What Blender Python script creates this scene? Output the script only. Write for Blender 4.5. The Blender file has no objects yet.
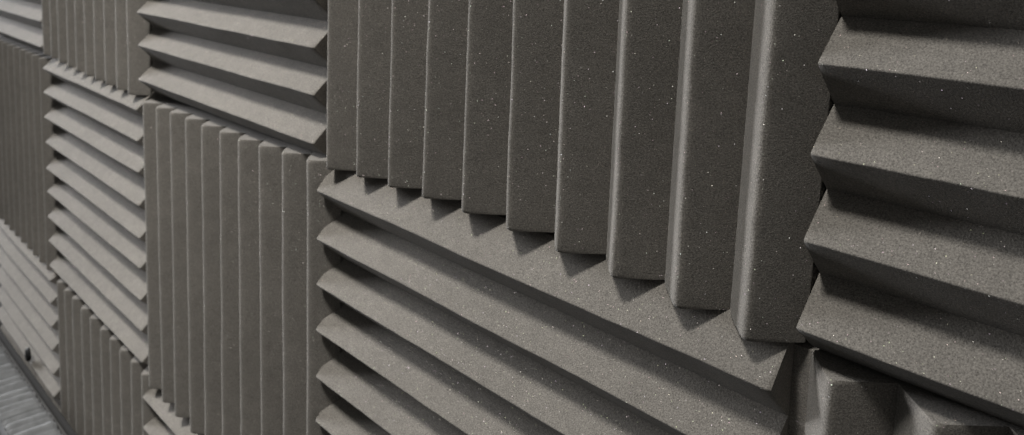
import bpy, math, random
from mathutils import Vector, Matrix, noise

S = 0.03                       # one ridge pitch of the foam = 3 cm
random.seed(7)
col = bpy.context.scene.collection
sc = bpy.context.scene


# ------------------------------------------------------------------ materials
def nn(nt, kind, **kw):
    n = nt.nodes.new(kind)
    for k, v in kw.items():
        setattr(n, k, v)
    return n


def mathn(nt, op, a, b=None, c=None):
    n = nt.nodes.new('ShaderNodeMath')
    n.operation = op
    for i, v in enumerate((a, b, c)):
        if v is None:
            continue
        if isinstance(v, (int, float)):
            n.inputs[i].default_value = v
        else:
            nt.links.new(v, n.inputs[i])
    return n.outputs[0]


def foam_material(name, base, glint=0.87):
    m = bpy.data.materials.new(name)
    m.use_nodes = True
    nt = m.node_tree
    nt.nodes.clear()
    out = nn(nt, 'ShaderNodeOutputMaterial')
    tc = nn(nt, 'ShaderNodeTexCoord')
    co = tc.outputs['Object']
    # open cells of the foam: fine mottling
    fine = nn(nt, 'ShaderNodeTexNoise'); fine.inputs['Scale'].default_value = 1700
    fine.inputs['Detail'].default_value = 3; fine.inputs['Roughness'].default_value = .7
    mid = nn(nt, 'ShaderNodeTexNoise'); mid.inputs['Scale'].default_value = 130
    mid.inputs['Detail'].default_value = 4
    big = nn(nt, 'ShaderNodeTexNoise'); big.inputs['Scale'].default_value = 14
    big.inputs['Detail'].default_value = 2
    for t in (fine, mid, big):
        nt.links.new(co, t.inputs['Vector'])
    v1 = mathn(nt, 'MULTIPLY_ADD', fine.outputs['Fac'], 2.3, -.15)
    v2 = mathn(nt, 'MULTIPLY_ADD', mid.outputs['Fac'], .34, .83)
    v3 = mathn(nt, 'MULTIPLY_ADD', big.outputs['Fac'], .30, .85)
    v = mathn(nt, 'MULTIPLY', mathn(nt, 'MULTIPLY', v1, v2), v3)
    colr = nn(nt, 'ShaderNodeVectorMath', operation='SCALE')
    colr.inputs[0].default_value = base
    nt.links.new(v, colr.inputs['Scale'])
    # dark open pores
    pore = nn(nt, 'ShaderNodeTexVoronoi'); pore.inputs['Scale'].default_value = 1150
    nt.links.new(co, pore.inputs['Vector'])
    pr = nn(nt, 'ShaderNodeMapRange'); pr.inputs['From Min'].default_value = .06
    pr.inputs['From Max'].default_value = .42
    pr.inputs['To Min'].default_value = .62
    nt.links.new(pore.outputs['Distance'], pr.inputs['Value'])
    col2 = nn(nt, 'ShaderNodeVectorMath', operation='SCALE')
    nt.links.new(colr.outputs[0], col2.inputs[0])
    nt.links.new(pr.outputs[0], col2.inputs['Scale'])
    p = nn(nt, 'ShaderNodeBsdfPrincipled')
    nt.links.new(col2.outputs[0], p.inputs['Base Color'])
    p.inputs['Roughness'].default_value = .92
    p.inputs['Specular IOR Level'].default_value = .15
    p.inputs['Sheen Weight'].default_value = .12
    p.inputs['Sheen Roughness'].default_value = .5
    b = nn(nt, 'ShaderNodeBump'); b.inputs['Strength'].default_value = .5
    b.inputs['Distance'].default_value = .0006
    nt.links.new(mathn(nt, 'ADD', fine.outputs['Fac'], mathn(nt, 'MULTIPLY', mid.outputs['Fac'], .5)), b.inputs['Height'])
    nt.links.new(b.outputs[0], p.inputs['Normal'])
    # shiny cell walls: rare flecks, each tilted its own way
    vo = nn(nt, 'ShaderNodeTexVoronoi'); vo.inputs['Scale'].default_value = 1800
    nt.links.new(co, vo.inputs['Vector'])
    sep = nn(nt, 'ShaderNodeSeparateColor')
    nt.links.new(vo.outputs['Color'], sep.inputs[0])
    on = mathn(nt, 'GREATER_THAN', sep.outputs[0], glint)
    near = mathn(nt, 'LESS_THAN', vo.outputs['Distance'], .30)
    fac = mathn(nt, 'MULTIPLY', mathn(nt, 'MULTIPLY', on, near), .26)
    # random normal of the fleck
    vo2 = nn(nt, 'ShaderNodeTexWhiteNoise'); vo2.noise_dimensions = '3D'
    nt.links.new(vo.outputs['Position'], vo2.inputs['Vector'])
    sub = nn(nt, 'ShaderNodeVectorMath', operation='SUBTRACT')
    sub.inputs[1].default_value = (.5, .5, .5)
    nt.links.new(vo2.outputs['Color'], sub.inputs[0])
    sc1 = nn(nt, 'ShaderNodeVectorMath', operation='SCALE'); sc1.inputs['Scale'].default_value = 2.4
    nt.links.new(sub.outputs[0], sc1.inputs[0])
    geo = nn(nt, 'ShaderNodeNewGeometry')
    add = nn(nt, 'ShaderNodeVectorMath', operation='ADD')
    nt.links.new(geo.outputs['Normal'], add.inputs[0]); nt.links.new(sc1.outputs[0], add.inputs[1])
    nrm = nn(nt, 'ShaderNodeVectorMath', operation='NORMALIZE')
    nt.links.new(add.outputs[0], nrm.inputs[0])
    g = nn(nt, 'ShaderNodeBsdfAnisotropic')
    g.inputs['Roughness'].default_value = .46
    tint = nn(nt, 'ShaderNodeMix', data_type='RGBA')
    tint.inputs['Factor'].default_value = .28
    tint.inputs['A'].default_value = (1.0, .84, .66, 1)
    nt.links.new(vo2.outputs['Color'], tint.inputs['B'])
    nt.links.new(tint.outputs['Result'], g.inputs['Color'])
    nt.links.new(nrm.outputs[0], g.inputs['Normal'])
    mx = nn(nt, 'ShaderNodeMixShader')
    nt.links.new(fac, mx.inputs[0]); nt.links.new(p.outputs[0], mx.inputs[1]); nt.links.new(g.outputs[0], mx.inputs[2])
    nt.links.new(mx.outputs[0], out.inputs['Surface'])
    return m


def plain(name, base, rough=.6, scale=60, amt=.3, metal=0.0, bump=.2):
    m = bpy.data.materials.new(name)
    m.use_nodes = True
    nt = m.node_tree
    p = nt.nodes['Principled BSDF']
    tc = nn(nt, 'ShaderNodeTexCoord')
    n = nn(nt, 'ShaderNodeTexNoise'); n.inputs['Scale'].default_value = scale; n.inputs['Detail'].default_value = 5
    nt.links.new(tc.outputs['Object'], n.inputs['Vector'])
    v = mathn(nt, 'MULTIPLY_ADD', n.outputs['Fac'], amt * 2, 1 - amt)
    c = nn(nt, 'ShaderNodeVectorMath', operation='SCALE'); c.inputs[0].default_value = base
    nt.links.new(v, c.inputs['Scale']); nt.links.new(c.outputs[0], p.inputs['Base Color'])
    b = nn(nt, 'ShaderNodeBump'); b.inputs['Strength'].default_value = bump; b.inputs['Distance'].default_value = .001
    nt.links.new(n.outputs['Fac'], b.inputs['Height']); nt.links.new(b.outputs[0], p.inputs['Normal'])
    p.inputs['Roughness'].default_value = rough
    p.inputs['Metallic'].default_value = metal
    p.inputs['Specular IOR Level'].default_value = .25
    return m


FOAM = foam_material('charcoal_foam', (.189, .1755, .157))
WALL = plain('wall_paint', (.10, .095, .09), .8)
RAIL = plain('dark_rail', (.02, .019, .018), .95, 90, .3)
RIB = plain('grey_ribbed', (.23, .235, .24), .9, 90, .45)
HOLE_SHADE = plain('hole_shade_black', (.015, .015, .015), .6)  # near-black colour in place of the shade inside the hole


# -------------------------------------------------------------------- helpers
def mesh_obj(name, verts, faces, mat, parent=None, smooth=False, origin=(0, 0, 0)):
    me = bpy.data.meshes.new(name)
    me.from_pydata([(v[0] * S, v[1] * S, v[2] * S) for v in verts], [], faces)
    me.validate(); me.update()
    if smooth:
        me.shade_smooth()
    o = bpy.data.objects.new(name, me)
    me.materials.append(mat)
    col.objects.link(o)
    if parent:
        o.parent = parent
    return o


def smooth_by_angle(o, deg):
    me = o.data
    me.shade_smooth()
    try:
        me.set_sharp_from_angle(angle=math.radians(deg))
    except Exception:
        pass


def box(name, a, b, mat, parent=None, bevel=0):
    x0, y0, z0 = a; x1, y1, z1 = b
    v = [(x0, y0, z0), (x1, y0, z0), (x1, y1, z0), (x0, y1, z0), (x0, y0, z1), (x1, y0, z1), (x1, y1, z1), (x0, y1, z1)]
    f = [(0, 3, 2, 1), (4, 5, 6, 7), (0, 1, 5, 4), (1, 2, 6, 5), (2, 3, 7, 6), (3, 0, 4, 7)]
    o = mesh_obj(name, v, f, mat, parent)
    if bevel:
        md = o.modifiers.new('bevel', 'BEVEL'); md.width = bevel * S; md.segments = 3
    return o


H = 0.545          # relief of a ridge before its tip is rounded
TH = 0.9          # thickness of the foam behind the valleys


def profile(tip, vl, vr, h, rt):
    """cross-section (across, depth) from valley to valley, tip rounded with radius rt"""
    pts = [(vl, -.03), (vl, 0.0)]
    # tangent points
    def unit(ax, ay):
        l = math.hypot(ax, ay); return ax / l, ay / l
    ul = unit(vl - tip, -h); ur = unit(vr - tip, -h)
    k = rt * 1.15
    # slightly hollow flank, as cut foam has
    for t in (.33, .66):
        pts.append((vl + (tip - vl) * t, h * t + .006 * math.sin(math.pi * t)))
    a = (tip + ul[0] * k, h + ul[1] * k); c = (tip + ur[0] * k, h + ur[1] * k)
    for i in range(7):
        t = i / 6
        x = (1 - t) ** 2 * a[0] + 2 * t * (1 - t) * tip + t * t * c[0]
        y = (1 - t) ** 2 * a[1] + 2 * t * (1 - t) * h + t * t * c[1]
        pts.append((x, y))
    for t in (.66, .33):
        pts.append((vr + (tip - vr) * t, h * t + .006 * math.sin(math.pi * t)))
    pts += [(vr, 0.0), (vr, -.03)]
    return pts


def ridge(parent, vert, l0, l1, tip0, tip1, vl0, vl1, vr0, vr1, h, rt, dy, seed, bend=0.0):
    """one wedge; l0..l1 along, tip/valley positions across at either end"""
    n = 46
    verts = []; faces = []
    L = l1 - l0
    ts = [0.0, .0025, .006] + [.006 + (.988) * (i + 1) / n for i in range(n - 1)] + [.994, .9975, 1.0]
    ins = {0: .022, 1: .007, 2: .0}
    m = None
    for j, t in enumerate(ts):
        k = min(j, len(ts) - 1 - j)
        e = ins.get(k, 0.0)
        al = l0 + L * t
        w = .016 * noise.noise(Vector((t * 5.0, seed * 3.1, 0))) + .007 * noise.noise(Vector((t * 23.0, seed * 3.1, 5)))
        hh = h + .018 * noise.noise(Vector((t * 4.0, seed * 1.7, 9))) + .006 * noise.noise(Vector((t * 31.0, seed * 1.7, 2)))
        tip = tip0 + (tip1 - tip0) * t + w + bend * 4 * t * (1 - t)
        vl = vl0 + (vl1 - vl0) * t + bend * 4 * t * (1 - t); vr = vr0 + (vr1 - vr0) * t + bend * 4 * t * (1 - t)
        P = profile(tip, vl, vr, hh - e * .9, rt + e * .8)
        m = len(P)
        for (a, d) in P:
            wob = .004 * noise.noise(Vector((a * 9, al * 5, seed)))
            y = -(d + dy + wob) if d > 0.01 else -(d + dy)
            verts.append((a, y, al) if vert else (al, y, a))
    for j in range(len(ts) - 1):
        for i in range(m):
            q = (j * m + i, j * m + (i + 1) % m, (j + 1) * m + (i + 1) % m, (j + 1) * m + i)
            faces.append(q if not vert else q[::-1])
    c0 = list(range(m)); c1 = [(len(ts) - 1) * m + i for i in range(m)]
    faces.append(c0[::-1] if not vert else c0); faces.append(c1 if not vert else c1[::-1])
    ox, oy, oz = parent['_o']
    verts = [(x - ox, y - oy, z - oz) for x, y, z in verts]
    o = mesh_obj('ridge', verts, faces, FOAM, parent)
    me = o.data
    import bmesh
    bm = bmesh.new(); bm.from_mesh(me); bmesh.ops.recalc_face_normals(bm, faces=bm.faces); bm.to_mesh(me); bm.free()
    smooth_by_angle(o, 38)
    return o


def tile(label, vert, tips0, tips1, lo, hi, dy=0.0, h=H, rt=None, seed=0, edge=None, bend=0.0, margin=0.0):
    """vert: ridges run up the wall. tips0/tips1 = positions across at the low and high end.
    lo, hi = end positions along the ridge (number or one per ridge)."""
    n = len(tips0)
    rt = rt or (.1 if vert else .025)
    hs = list(h) if hasattr(h, '__len__') else [h] * n
    lo = list(lo) if hasattr(lo, '__len__') else [lo] * n
    hi = list(hi) if hasattr(hi, '__len__') else [hi] * n
    def val(tips):
        v = [tips[0] - (edge[0] if edge else .5)]
        for a, b in zip(tips, tips[1:]):
            v.append((a + b) / 2)
        v.append(tips[-1] + (edge[1] if edge else .5))
        return v
    v0 = val(tips0); v1 = val(tips1)
    ca = (v0[0] + v0[-1]) / 2; cl = min(lo)
    o = bpy.data.objects.new('acoustic_foam_tile', None)
    org = (ca, TH, cl) if vert else ((lo[0] + hi[0]) / 2, TH, min(v0[0], v1[0]))
    o['_o'] = org
    o.location = [c * S for c in org]
    o.empty_display_size = .02
    col.objects.link(o)
    # slab behind the ridges
    g = .012
    out = []
    if vert:
        for i in range(n):
            out.append((v0[i] + (g - margin if i == 0 else 0), lo[i] + g))
            out.append((v0[i + 1] - (g if i == n - 1 else 0), lo[i] + g))
        for i in reversed(range(n)):
            out.append((v1[i + 1] - (g if i == n - 1 else 0), hi[i] - g))
            out.append((v1[i] + (g - margin if i == 0 else 0), hi[i] - g))
    else:
        out = [(lo[0] + g, v0[0] + g), (hi[0] - g, v1[0] + g), (hi[0] - g, v1[-1] - g), (lo[0] + g, v0[-1] - g)]
    # drop duplicates
    o2 = []
    for p in out:
        if not o2 or math.dist(p, o2[-1]) > 1e-5:
            o2.append(p)
    m = len(o2)
    V = [(x, -dy + .001, z) for x, z in o2] + [(x, TH, z) for x, z in o2]
    F = [tuple(range(m)), tuple(range(2 * m - 1, m - 1, -1))] + [(i, i + m, (i + 1) % m + m, (i + 1) % m) for i in range(m)]
    V = [(x - org[0], y - org[1], z - org[2]) for x, y, z in V]
    mesh_obj('backing', V, F, FOAM, o)
    for i in range(n):
        ridge(o, vert, lo[i], hi[i], tips0[i], tips1[i], v0[i], v1[i], v0[i + 1], v1[i + 1], hs[i], rt if hs[i] > .3 else .03, dy, seed * 20 + i, bend)
    del o['_o']
    o['label'] = label; o['category'] = 'foam tile'; o['group'] = 'acoustic foam tiles on the wall'
    return o


def seq(a, n, step=1.0, jit=.02):
    return [a + step * i + random.uniform(-jit, jit) for i in range(n)]


# ------------------------------------------------------------ the foam tiles
# column A (right edge of the photo)
a1 = [.43, 1.445, 2.43, 3.425, 4.42, 5.42, 6.4, 7.42, 8.42]
tile('charcoal foam tile with broad level ridges filling the upper right edge', False, a1, a1, .16, 10.05, dy=-.01, seed=1, edge=(.40, .4))
a2 = [.58, 1.64, 2.68] + seq(3.68, 7)
tile('dark shaded foam tile with upright ridges in the lower right corner', True, [x - .02 for x in a2], a2, -8.7, -.02, dy=-.02, seed=2, edge=(.44, .5), margin=.22)
# column B
b_b = [-9.56, -8.51, -7.48, -6.485, -5.46, -4.41, -3.39, -2.39, -1.38, -.42]
b_t = [-9.56, -8.50, -7.44, -6.36, -5.38, -4.44, -3.43, -2.36, -1.35, -.27]
b_z = [.106, .185, .235, .275, .285, .285, .245, .19, .12, .066]
tile('foam tile with the largest upright ridges, casting triangular shadows on the tile below', True, b_b, b_t, b_z, 9.3, dy=.05, seed=3, edge=(.5, .5))
b2 = [-.43, -1.46, -2.44, -3.44, -4.46, -5.47, -6.45, -7.45, -8.43][::-1]
tile('level-ridged foam tile at bottom centre, right under the largest upright ridges', False, b2, b2, -10.0, -.07, dy=.0, seed=4, edge=(.35, .62))
# column C
c1 = [.48, 1.50, 2.475, 3.48, 4.48, 5.47, 6.48, 7.46, 8.45]
tile('level-ridged foam tile at the top, directly left of the largest upright ridges', False, c1, c1, -20.1, -10.23, dy=-.06, seed=5, edge=(.45, .4))
c_t = [-19.46, -18.45, -17.47, -16.46, -15.44, -14.41, -13.42, -12.39, -11.33, -10.28]
c_b = [-19.4, -18.39, -17.45, -16.40, -15.44, -14.38, -13.34, -12.27, -11.22, -10.2]
c_z = [-.10, -.08, -.06, -.05, -.05, -.03, -.02, .03, .09, .15]
tile('foam tile of ten upright lit-topped ridges, directly left of the bottom centre level ridges', True, c_b, c_t, -8.85, c_z, dy=.09, rt=.17, seed=6)
c3 = [-9.42, -10.44, -11.42, -12.4, -13.4, -14.4, -15.4, -16.4, -17.3][::-1]
tile('small showing corner of a level-ridged foam tile at the bottom, left of centre', False, c3, c3, -20.03, -10.2, dy=.02, seed=7, edge=(.4, .46))
# column D
d1 = [-29.73, -28.72, -27.76, -26.65, -25.69, -24.69, -23.71, -22.74, -21.69, -20.69]
d1z = [.12, .11, .07, .04, .0, -.02, -.04, -.05, -.05, -.05]
tile('foam tile of narrow upright ridges at top left, above nine louvre-like ridges', True, d1, d1, d1z, 9.2, dy=.08, rt=.2, seed=8)
d2 = [-.45, -1.39, -2.36, -3.38, -4.4, -5.36, -6.37, -7.36, -8.38][::-1]
tile('pale foam tile with nine steeply slanting ridges stacked like louvres', False, d2, d2, -30.15, -20.17, dy=-.04, seed=9, edge=(.33, .52))
d3 = [-29.1, -28.13, -27.2, -26.1, -25.1, -24.0, -23.08, -22.12, -21.13, -20.17]
tile('foam tile of narrow upright ridges at the bottom left, below the nine louvre-like ridges', True, d3, d3, -17.6, -8.74, dy=.04, rt=.18, seed=10)
# column E (left edge)
e1 = [.38, 1.37, 2.37, 3.37, 4.38, 5.38, 6.38, 7.38, 8.38]
tile('foam tile with two or three level ridges in the top left corner', False, e1, e1, -40.0, -30.12, dy=.0, seed=11, edge=(.4, .4))
e2 = seq(-39.5, 10, .985, .04)
tile('dim foam tile of very narrow upright ridges on the left edge', True, e2, e2, -8.75, -.1, dy=-.02, seed=12)
e3 = [-9.0, -9.94, -10.93, -11.92, -12.95, -13.93, -14.9, -15.9, -16.9][::-1]
tile('foam tile of level ridges at the lower left edge, right above the dark rail', False, e3, e3, -40.0, -30.03, dy=.0, seed=13, edge=(.4, .3))

# ------------------------------------------------------------------- setting
w = box('wall', (-75, TH + .03, -32), (14, TH + 1.2, 22), WALL); w['kind'] = 'structure'

# rail in front of the foot of the tiles
r = bpy.data.objects.new('dark_rail', None); r.location = (-30 * S, -.9 * S, -13.4 * S); col.objects.link(r)
r['label'] = 'dark narrow rail running along the wall in the bottom left corner'; r['category'] = 'rail'


def lbox(name, a, b, mat, parent, off, bevel=0):
    return box(name, [a[i] - off[i] for i in range(3)], [b[i] - off[i] for i in range(3)], mat, parent, bevel)


ro = (-30, -.9, -13.4)
r.rotation_euler.y = -.028
lbox('rail_body', (-75, -.95, -14.9), (-8, -.66, -13.84), RAIL, r, ro, .06)
lbox('rail_lip', (-75, -1.16, -14.9), (-8, -1.03, -13.62), plain('grey_edge', (.07, .068, .066), .95), r, ro, .05)

# ribbed pale panel beyond the rail
pnl = bpy.data.objects.new('ribbed_panel', None); po = (-32, -2, -14.2); pnl.location = [c * S for c in po]; col.objects.link(pnl)
pnl.rotation_euler.y = -.028
pnl['label'] = 'pale grey ribbed panel lying beside the dark rail in the bottom left corner'; pnl['category'] = 'panel'
V = []; F = []
xs = []
x = -62.0
k = 0
prof = []
while x < -14:
    wd = .40 + random.uniform(-.08, .1)
    hh = random.uniform(-.04, .05)
    prof += [(x, -13.60), (x + .09, -13.50 + hh), (x + wd * .5, -13.45 + hh), (x + wd - .14, -13.51 + hh), (x + wd - .04, -13.60)]
    x += wd
m = len(prof)
for (y) in (-1.20, -1.34, -2.0, -2.5, -2.62):
    for (px, pz) in prof:
        V.append((px - po[0], y - po[1], pz + (-.08 if y in (-1.20, -2.62) else 0) + .03 * noise.noise(Vector((px, y * 3, 0))) - po[2]))
for j in range(4):
    for i in range(m - 1):
        F.append((j * m + i, j * m + i + 1, (j + 1) * m + i + 1, (j + 1) * m + i))
po_ = mesh_obj('ribbed_top', V, F, RIB, pnl)
lbox('panel_base', (-62, -2.60, -14.9), (-14, -1.22, -13.72), RIB, pnl, po)
tr = box('pale_strip', (-62 + 32, -.9, -.4), (-14 + 32, .0, .0), plain('pale_strip', (.3, .3, .29), .7), None, .05)
tr.location = (-32 * S, -2.85 * S, -13.7 * S)
tr['label'] = 'pale strip at the very bottom left corner beyond the ribbed panel'; tr['category'] = 'strip'

# black disc standing in for the shaded hole between foam and rail
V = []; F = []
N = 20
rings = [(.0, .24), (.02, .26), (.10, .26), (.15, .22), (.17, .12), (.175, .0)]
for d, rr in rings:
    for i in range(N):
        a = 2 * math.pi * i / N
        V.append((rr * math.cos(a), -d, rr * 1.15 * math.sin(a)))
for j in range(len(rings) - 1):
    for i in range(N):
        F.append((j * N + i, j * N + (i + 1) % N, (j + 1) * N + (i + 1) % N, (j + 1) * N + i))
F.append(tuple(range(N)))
hole = mesh_obj('dark_hole_disc', V, F, HOLE_SHADE, None, True)
hole.location = (-33.6 * S, -.52 * S, -13.52 * S)
hole['label'] = 'small black disc as shaded hole between the lower left foam ridges and the dark rail'; hole['category'] = 'dark hole'

# --------------------------------------------------------------------- camera
cam = bpy.data.cameras.new('camera'); co_ = bpy.data.objects.new('camera', cam); col.objects.link(co_)
q = [778.736946969299, 1.5767524933935924, 0.6864440794577096, -0.5589696644082724, 3.7125103632394, -8.73176245001753, 4.4331998423894]
rv = Vector(q[1:4]); R = Matrix.Rotation(rv.length, 3, rv.normalized())
right, down, fwd = R[0], R[1], R[2]
M = Matrix((right, -down, -fwd)).transposed().to_4x4()
M.translation = Vector(q[4:7]) * S
co_.matrix_world = M
cam.sensor_width = 36; cam.lens = 36 * q[0] / 1024; cam.shift_y = -(217.5 - 50) / 1024
cam.clip_start = .005; cam.clip_end = 50
cam.dof.use_dof = True; cam.dof.focus_distance = 9.6 * S; cam.dof.aperture_fstop = 20
sc.camera = co_


# --------------------------------------------------------------------- lights
def area(name, pos, target, size, power, color, spread=180):
    l = bpy.data.lights.new(name, 'AREA'); l.shape = 'DISK'; l.size = size * S
    l.energy = power; l.color = color; l.spread = math.radians(spread)
    o = bpy.data.objects.new(name, l); col.objects.link(o)
    p = Vector(pos) * S; t = Vector(target) * S
    o.location = p; o.rotation_euler = (t - p).to_track_quat('-Z', 'Y').to_euler()
    return o


T = Vector((-17, -.5, 0))
d = Vector((.09, -.48, 1))
area('ceiling_lamp', T + d * 60, T, 11, 5.1, (1, .975, .93), 58)
area('left_fill_light', (-140, -30, 27), (-18, 0, -3), 30, 185, (.96, .97, 1))  # added fill to brighten left-facing flanks and ridge tips, no known window
wd_ = bpy.data.worlds.new('World'); sc.world = wd_; wd_.use_nodes = True
wnt = wd_.node_tree
bg = wnt.nodes['Background']
wtc = nn(wnt, 'ShaderNodeTexCoord'); wsp = nn(wnt, 'ShaderNodeSeparateXYZ'); wnt.links.new(wtc.outputs['Generated'], wsp.inputs[0])
wr = nn(wnt, 'ShaderNodeMapRange'); wr.inputs['From Min'].default_value = -.5; wr.inputs['From Max'].default_value = .6
wr.inputs['To Min'].default_value = .025; wr.inputs['To Max'].default_value = .15
wnt.links.new(wsp.outputs['Z'], wr.inputs['Value']); wnt.links.new(wr.outputs[0], bg.inputs[1])
bg.inputs[0].default_value = (.98, .98, .96, 1)

sc.view_settings.view_transform = 'Standard'; sc.view_settings.look = 'None'
sc.view_settings.exposure = 0; sc.view_settings.gamma = 1
sc.render.engine = 'CYCLES'
sc.cycles.max_bounces = 8
